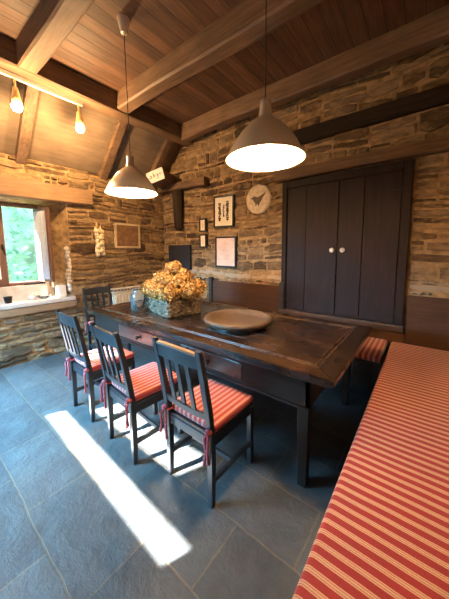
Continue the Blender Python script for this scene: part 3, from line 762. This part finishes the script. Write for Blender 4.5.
pendant(-2.265, 1.455, 'steel bell pendant lamp farther from the camera, hanging near the window end')
pendant(-.822, 1.455, 'steel bell pendant lamp nearest the camera, in front of the cupboard wall')

# ------------------------------------------------------------------ spotlights on a track
tr = empty('track_light', (-3.47, 1.1, 3.30), label='white ceiling track carrying two glowing brass spotlights', cat='lamp')
local(simple('rail', lambda bm: box(bm, -3.49, -3.455, -.6, 1.60, 3.275, 3.318, .004), 'white'), tr)
for y, tx in ((.93, .0), (1.555, .04)):
    def spot(bm):
        tube(bm, [(-3.472, y, 3.28), (-3.472, y, 3.19)], .012, 10)
        lathe(bm, [(0, .0), (.022, -.005), (.030, -.05), (.042, -.11), (.055, -.19), (.052, -.19), (.03, -.10), (0, -.09)], 20, (-3.472, y, 3.20), mi=0)
    s = local(simple('spotlight', spot, 'brass', smooth=True), tr)
    bl = simple('bulb', lambda bm: lathe(bm, [(0, -.10), (.028, -.12), (.046, -.17), (.048, -.205), (.034, -.235), (0, -.25)], 20, (-3.472, y, 3.20)), 'halogen', smooth=True); relink(bl, s, tr); bl['label'] = 'glowing halogen bulb'
    L = bpy.data.lights.new('spot_glow', 'POINT'); L.energy = 50; L.color = (1, .62, .28); L.shadow_soft_size = .04
    lo = bpy.data.objects.new('spot_glow', L); C.objects.link(lo); lo.location = (-3.42, y, 2.92)

# ------------------------------------------------------------------ pictures and plaque on the cupboard wall
def picture(x0, x1, z0, z1, label, fw, mats, art, tilt=0, group='framed pictures on the cupboard wall'):
    cx, cz = (x0 + x1) / 2, (z0 + z1) / 2; w, h = (x1 - x0) / 2, (z1 - z0) / 2
    y = YW - .055
    r = empty('picture_frame', (cx, y, cz), label=label, cat='picture', group=group); r.rotation_euler = (0, math.radians(tilt), 0)
    def fr(bm):
        box(bm, -w, -w + fw, -.012, .05, -h, h, .003); box(bm, w - fw, w, -.012, .05, -h, h, .003)
        box(bm, -w + fw, w - fw, -.012, .05, -h, -h + fw, .003); box(bm, -w + fw, w - fw, -.012, .05, h - fw, h, .003)
    simple('frame', fr, mats[0], r)
    simple('mat', lambda bm: box(bm, -w + fw * .8, w - fw * .8, -.002, .004, -h + fw * .8, h - fw * .8, 0), mats[1], r)
    if art: simple('print', lambda bm: art(bm, w - fw, h - fw), mats[2], r)
    return r
def sketch(bm, w, h):
    rnd = random.Random(9)
    for c, top_, bot, n in ((-.42, .55, -.72, 10), (.02, .42, -.45, 6), (.46, .66, -.70, 11)):
        for i in range(n):
            z = h * (top_ + (bot - top_) * i / n); hh = h * abs(bot - top_) / n * rnd.uniform(.35, .6); ww = w * rnd.uniform(.13, .19) * (.55 if abs(c) < .1 else 1)
            x = c * w + rnd.uniform(-.008, .008)
            box(bm, x - ww, x + ww * rnd.uniform(.4, 1), -.004, -.0018, z - hh, z + hh, 0)
def lines(bm, w, h):
    rnd = random.Random(13)
    for i in range(14):
        z = h * (.6 - 1.2 * i / 14); a = rnd.uniform(-.6, -.2); b = rnd.uniform(.1, .55)
        box(bm, a * w, b * w, -.0035, -.0018, z - .004, z + .004, 0)
picture(-2.845, -2.435, 1.865, 2.37, 'large upper black frame holding a dark sketch on cream paper', .026, ('black', 'paper', 'ink'), sketch, 1.0)
picture(-2.82, -2.395, 1.215, 1.715, 'large lower black frame holding a pale pinkish print', .024, ('black', 'paper_pink', 'faint'), lines, .5)
def dots(bm, w, h):
    for i in range(4): box(bm, -.4 * w, .4 * w, -.0035, -.0018, h * (.4 - .25 * i) - .004, h * (.4 - .25 * i) + .004, 0)
picture(-3.185, -3.025, 1.815, 2.045, 'small upper black frame beside the large sketch', .026, ('black', 'paper', 'faint'), dots)
picture(-3.185, -3.025, 1.54, 1.775, 'small lower black frame beside the pale print', .026, ('black', 'paper', 'faint'), dots)
pl = empty('wall_plaque', (-2.005, YW - .05, 2.235), label='round weathered wall plaque with a dark bird on it', cat='plaque')
def disc(bm):
    lathe(bm, [(0, 0), (.19, 0), (.208, .012), (.213, .03), (.205, .04), (0, .04)], 48)
    bmesh.ops.transform(bm, matrix=Matrix.Rotation(-PI / 2, 4, 'X') @ Matrix.Translation((0, 0, -.0)), verts=bm.verts)
simple('disc', disc, 'plaque', pl)
bird = [(-.13, .015), (-.085, .03), (-.06, .045), (-.03, .035), (.0, .025), (.05, .04), (.10, .06), (.125, .085), (.115, .05), (.085, .015), (.06, -.03), (.03, -.065), (.015, -.10), (.008, -.10), (.01, -.07), (-.02, -.075), (-.03, -.10), (-.037, -.10), (-.034, -.065), (-.06, -.035), (-.08, -.0), (-.10, .008)]
simple('bird', lambda bm: prism(bm, [(x * 1.0, z) for x, z in bird], -.008, .002), 'bird', pl)

# black panel in the corner
tag(simple('chalkboard', lambda bm: (box(bm, -4.02, -3.42, YW - .075, YW - .03, 1.14, 1.60, .006)), 'chalk'), 'small square black panel on the wall above the flowers', 'board')
# white block with scribbled marks, high in the corner
bl = empty('white_block', (-3.79, 3.0, 2.68), math.radians(22), label='small white-faced block with dark scribbled marks, high in the corner', cat='sign')
simple('block', lambda bm: box(bm, -.14, .14, -.10, .40, .01, .19, .008), 'beam_x', bl); simple('face', lambda bm: box(bm, -.165, .165, -.112, -.098, .0, .20, .006), 'white', bl)['label'] = 'white front face'
def marks(bm):
    def st(pts): tube(bm, [(x, -.113, z) for x, z in pts], .005, 6)
    st([(-.105, .10), (-.09, .12), (-.07, .11), (-.07, .085), (-.095, .08), (-.105, .095)]); st([(-.07, .12), (-.066, .085), (-.055, .08)])
    st([(-.03, .16), (-.028, .085)]); st([(-.03, .11), (-.01, .12), (.005, .105), (0, .085), (-.028, .085)])
    st([(.03, .12), (.045, .09), (.06, .12), (.06, .08), (.045, .05), (.025, .055)]); st([(.09, .125), (.10, .09), (.115, .12)])
simple('scribble', marks, 'ink', bl)
bl.rotation_euler = (0, math.radians(-15), math.radians(22))

# ------------------------------------------------------------------ window wall things
def wallpic():
    r = empty('picture_frame', (XW + .055, 2.565, 1.76), label='pale wooden frame with a brown picture beside the hanging garlic', cat='picture'); r.rotation_euler = (math.radians(2), 0, PI / 2)
    w, h, fw = .245, .215, .038
    def fr(bm):
        box(bm, -w, -w + fw, -.012, .03, -h, h, .004); box(bm, w - fw, w, -.012, .03, -h, h, .004)
        box(bm, -w + fw, w - fw, -.012, .03, -h, -h + fw, .004); box(bm, -w + fw, w - fw, -.012, .03, h - fw, h, .004)
    simple('frame', fr, 'frame_gilt', r); simple('print', lambda bm: box(bm, -w + .03, w - .03, -.002, .004, -h + .03, h - .03, 0), 'sepia', r)
wallpic()
gb = empty('garlic_braid', (XW + .06, 2.04, 1.92), label='string of pale garlic bulbs hanging on the stone wall by the window', cat='garlic')
simple('cord', lambda bm: (tube(bm, [(0, -.015, .04), (.0, -.02, -.06), (.0, .0, -.5)], .012, 8), tube(bm, [(0, .05, .03), (.0, .03, -.05), (.0, .0, -.12)], .009, 8)), 'straw', gb)
g0 = None; rnd = random.Random(21)
for k in range(8):
    for s in (-1, 0, 1):
        if s == 0 and k % 2: continue
        if g0 is None:
            g0 = simple('garlic_bulb', lambda bm: lathe(bm, [(0, -.034), (.02, -.032), (.036, -.014), (.036, .004), (.022, .022), (.008, .035), (.005, .06), (0, .062)], 16, rib=.05, ribn=6), 'garlic', gb, smooth=True); o = g0
        else: o = g0.copy(); C.objects.link(o); o.parent = gb
        o.location = (.035 + (.03 if s == 0 else 0), s * .042 + rnd.uniform(-.008, .008), -.10 - k * .052 + rnd.uniform(-.01, .01)); o.rotation_euler = (s * .5, rnd.uniform(-.3, .3), rnd.uniform(0, 3))
# radiator
rd = empty('radiator', (XW + .1, 2.62, 0), label='cream panel radiator under the picture on the window wall', cat='radiator')
def radi(bm):
    box(bm, -.035, .035, -.42, .42, .12, .80, .01)
    for k in range(14): box(bm, .03, .045, -.40 + k * .06, -.365 + k * .06, .16, .76, .006)
simple('panel', radi, 'cream', rd)
def grille(bm):
    box(bm, -.045, .05, -.43, .43, .845, .865, .004); box(bm, -.045, .05, -.43, .43, .79, .805, .004)
    for k in range(15): box(bm, .03, .048, -.425 + k * .06, -.41 + k * .06, .80, .85, .002)
simple('grille', grille, 'cream', rd)
for y in (-.36, .36): simple('foot', lambda bm: box(bm, -.03, .03, y - .02, y + .02, 0, .13, .003), 'cream', rd)
# sill things
tag(simple('canister', lambda bm: box(bm, -4.36, -4.24, 1.43, 1.535, .8255, 1.0, .012), 'white', smooth=False), 'white upright canister at the right end of the window sill', 'canister')
tag(simple('plant_pot', lambda bm: lathe(bm, [(0, .0), (.035, 0), (.048, .08), (.05, .085), (.042, .085), (.036, .06), (0, .06)], 24, (-4.33, .86, .826)), 'iron', smooth=True), 'small dark pot on the left of the window sill', 'pot')
tag(simple('glass_dish', lambda bm: lathe(bm, [(0, 0), (.05, 0), (.09, .045), (.086, .045), (.048, .006), (0, .006)], 28, (-4.33, 1.27, .826)), 'jar', smooth=True), 'clear glass dish on the sill beside the white canister', 'dish')
def cupf(bm): lathe(bm, [(0, 0), (.035, 0), (.045, .05), (.041, .05), (.032, .005), (0, .005)], 24, (-4.38, 1.14, .826))
tag(simple('cup', cupf, 'porcelain', smooth=True), 'small white cup on the sill left of the glass dish', 'cup')
tag(simple('tray', lambda bm: (box(bm, -4.535, -4.455, 1.08, 1.34, 1.031, 1.055, .006), tube(bm, [(-4.49, 1.09, 1.06), (-4.47, 1.03, 1.065)], .008, 8)), 'iron'), 'dark narrow tray with a handle under the open window leaf', 'tray')

# ------------------------------------------------------------------ on the table
# jar
jr = empty('glass_jar', (-2.715, 1.765, TZ), label='clear empty glass jar on the table beside the flower basket', cat='jar')
def jarm(bm):
    p = [(0, .0), (.07, .0), (.082, .012), (.084, .15), (.078, .185), (.062, .205), (.062, .225), (.068, .23), (.068, .238), (.058, .238), (.056, .205), (.072, .18), (.078, .15), (.076, .015), (0, .01)]
    lathe(bm, [(r_ * 1.13, z_ * 1.14) for r_, z_ in p], 36)
simple('jar', jarm, 'jar', jr, smooth=True)
# wicker basket
BX, BY, BR = -2.35, 1.99, math.radians(-14)
bk = empty('flower_basket', (BX, BY, TZ), BR, label='rectangular grey wicker basket holding the dried flowers', cat='basket')
def weave(bm, w, d, h, top):
    nrow, seg = 7, 30
    per = []
    def pt(t):
        t = t % 1 * 4; i = int(t); f = t - i
        c = [(-w, -d), (w, -d), (w, d), (-w, d)]; a, b = c[i], c[(i + 1) % 4]
        nx, ny = [(0, -1), (1, 0), (0, 1), (-1, 0)][i]
        return a[0] + (b[0] - a[0]) * f, a[1] + (b[1] - a[1]) * f, nx, ny
    for r in range(nrow):
        z = .008 + h * (r + .5) / nrow; k = 1 + top * z / h; pts = []
        for s in range(seg * 4 + 1):
            x, y, nx, ny = pt(s / (seg * 4)); o = .009 * (1 if (s // 2 + r) % 2 else -1)
            pts.append((x * k + nx * o, y * k + ny * o, z))
        tube(bm, pts, h / nrow * .56, 5, cap=False)
    for s in range(72):
        x, y, nx, ny = pt(s / 72); tube(bm, [(x, y, 0), (x * (1 + top), y * (1 + top), h)], .004, 5)
    for zz, rr in ((h, .014), (.008, .010)):
        k = 1 + top * zz / h; pts = [(pt(s / 80)[0] * k, pt(s / 80)[1] * k, zz) for s in range(81)]
        tube(bm, pts, rr, 7, cap=False)
simple('woven_side', lambda bm: weave(bm, .275, .20, .17, .07), 'wicker', bk)
simple('base', lambda bm: box(bm, -.27, .27, -.195, .195, .002, .012, 0), 'wicker_dark', bk)
# dried hydrangea heads
def head(bm, seed, R=.1):
    rnd = random.Random(seed); n = 210
    blob(bm, (0, 0, 0), R * .72, R * .72, R * .6, 2, .05)
    for k in range(n):
        z = 1 - 2 * (k + .5) / n; t = k * 2.39996; q = math.sqrt(1 - z * z)
        d = Vector((q * math.cos(t), q * math.sin(t), z * .85)); p = d * R * rnd.uniform(.82, 1.05)
        up = (d + Vector((rnd.uniform(-.6, .6), rnd.uniform(-.6, .6), rnd.uniform(-.6, .6)))).normalized()
        s1 = up.orthogonal().normalized(); s2 = up.cross(s1); a0 = rnd.uniform(0, 6)
        for j in range(4):
            a = a0 + j * PI / 2; e1 = s1 * math.cos(a) + s2 * math.sin(a); e2 = s2 * math.cos(a) - s1 * math.sin(a); s = R * rnd.uniform(.15, .23)
            bm.faces.new([bm.verts.new(p + v) for v in (Vector((0, 0, 0)), e1 * s * .6 - e2 * s * .5 + up * s * .2, e1 * s * 1.15 + up * s * rnd.uniform(.0, .5), e1 * s * .6 + e2 * s * .5 + up * s * .2)])
def petal_mat():
    m, nt, b = new_mat('dried_petals'); ge = N(nt, 'ShaderNodeNewGeometry')
    r = ramp(nt, [(0, (.13, .06, .018)), (.3, (.34, .17, .05)), (.65, (.50, .285, .085)), (1, (.70, .46, .19))])
    nt.links.new(ge.outputs['Random Per Island'], r.inputs[0]); nt.links.new(r.outputs[0], b.inputs['Base Color']); b.inputs['Roughness'].default_value = .85; b.inputs['Specular IOR Level'].default_value = .15
    return m
M['petal'] = petal_mat()
hm = []
for sd in (1, 2, 3):
    o = simple('dried_hydrangea', lambda bm: head(bm, sd), 'petal'); hm.append(o.data); C.objects.unlink(o); bpy.data.objects.remove(o)
rnd = random.Random(31)
spots = [(-.27, -.17, .225), (-.09, -.20, .235), (.09, -.21, .225), (.26, -.17, .235), (-.32, .02, .25), (.33, .02, .25), (-.22, .18, .25), (-.02, .20, .25), (.20, .19, .25),
         (-.18, -.04, .33), (.0, -.07, .345), (.19, -.03, .32), (-.09, .11, .37), (.10, .10, .37), (.0, .02, .465)]
cr, sr = math.cos(BR), math.sin(BR)
for i, (x, y, z) in enumerate(spots):
    o = bpy.data.objects.new('dried_hydrangea', hm[i % 3]); C.objects.link(o)
    o.location = (BX + (x * cr - y * sr) * 1.06, BY + (x * sr + y * cr) * 1.06, TZ + .03 + z * 1.04); o.rotation_euler = (rnd.uniform(-.5, .5), rnd.uniform(-.5, .5), rnd.uniform(0, 6)); k = rnd.uniform(.92, 1.08); o.scale = (k, k, k)
    tag(o, 'round golden dried hydrangea head in the wicker basket on the table', 'flower', 'dried hydrangeas in the basket')
# wooden bowl
bw = empty('wooden_bowl', (-1.395, 1.975, TZ), math.radians(0), label='wide shallow round wooden bowl on a dark foot near the table middle', cat='bowl')
simple('bowl', lambda bm: lathe(bm, [(0, .02), (.24, .02), (.29, .028), (.318, .045), (.328, .064), (.322, .082), (.306, .088), (.282, .080), (.262, .058), (.22, .040), (0, .034)], 56), 'bowl', bw, smooth=True)
simple('foot', lambda bm: lathe(bm, [(0, 0), (.25, 0), (.27, .008), (.262, .022), (0, .024)], 56), 'bowl_dark', bw, smooth=True)

# ------------------------------------------------------------------ light
w = bpy.data.worlds.new('World'); SC.world = w; w.use_nodes = True
bg = w.node_tree.nodes['Background']; bg.inputs[0].default_value = (.62, .86, 1.0, 1); bg.inputs[1].default_value = 4.0
def sun():
    L = bpy.data.lights.new('sun', 'SUN'); L.energy = 130; L.angle = math.radians(.7); L.color = (1, .97, .92)
    o = bpy.data.objects.new('sun', L); C.objects.link(o); o.rotation_euler = SUN.to_track_quat('-Z', 'Y').to_euler(); o.location = (-4, -6, 6)
sun()
def area(name, loc_, aim, sx, sy, e, col):
    L = bpy.data.lights.new(name, 'AREA'); L.shape = 'RECTANGLE'; L.size = sx; L.size_y = sy; L.energy = e; L.color = col; L.spread = math.radians(95)
    o = bpy.data.objects.new(name, L); C.objects.link(o); o.location = loc_; o.rotation_euler = (Vector(aim) - Vector(loc_)).to_track_quat('-Z', 'Y').to_euler()
area('daylight_rear_window', (-3.3, YB + .03, 1.35), (-2.9, .1, .0), 1.5, 1.0, 350, (.20, .60, 1.0))

# ------------------------------------------------------------------ camera
cam = bpy.data.cameras.new('camera'); co = bpy.data.objects.new('camera', cam); C.objects.link(co)
f = 257.
def ray(u, v): return Vector((u - 224.5, -(v - 280.), -f))
a = ray(428, 248).normalized(); b = (-ray(-105, 253)).normalized()
up = b.cross(a).normalized(); X = a.cross(up).normalized()
R = Matrix((X, a, up)); co.matrix_world = Matrix.Translation((0, 0, 1.5)) @ R.to_4x4()
cam.sensor_fit = 'HORIZONTAL'; cam.sensor_width = 36; cam.lens = 36 * f / 449; cam.shift_y = -(299.5 - 280) / 449
cam.clip_start = .02
SC.camera = co
SC.view_settings.view_transform = 'Standard'; SC.view_settings.look = 'None'; SC.view_settings.gamma = 1; SC.view_settings.use_curve_mapping = False
SC.view_settings.exposure = 0.58
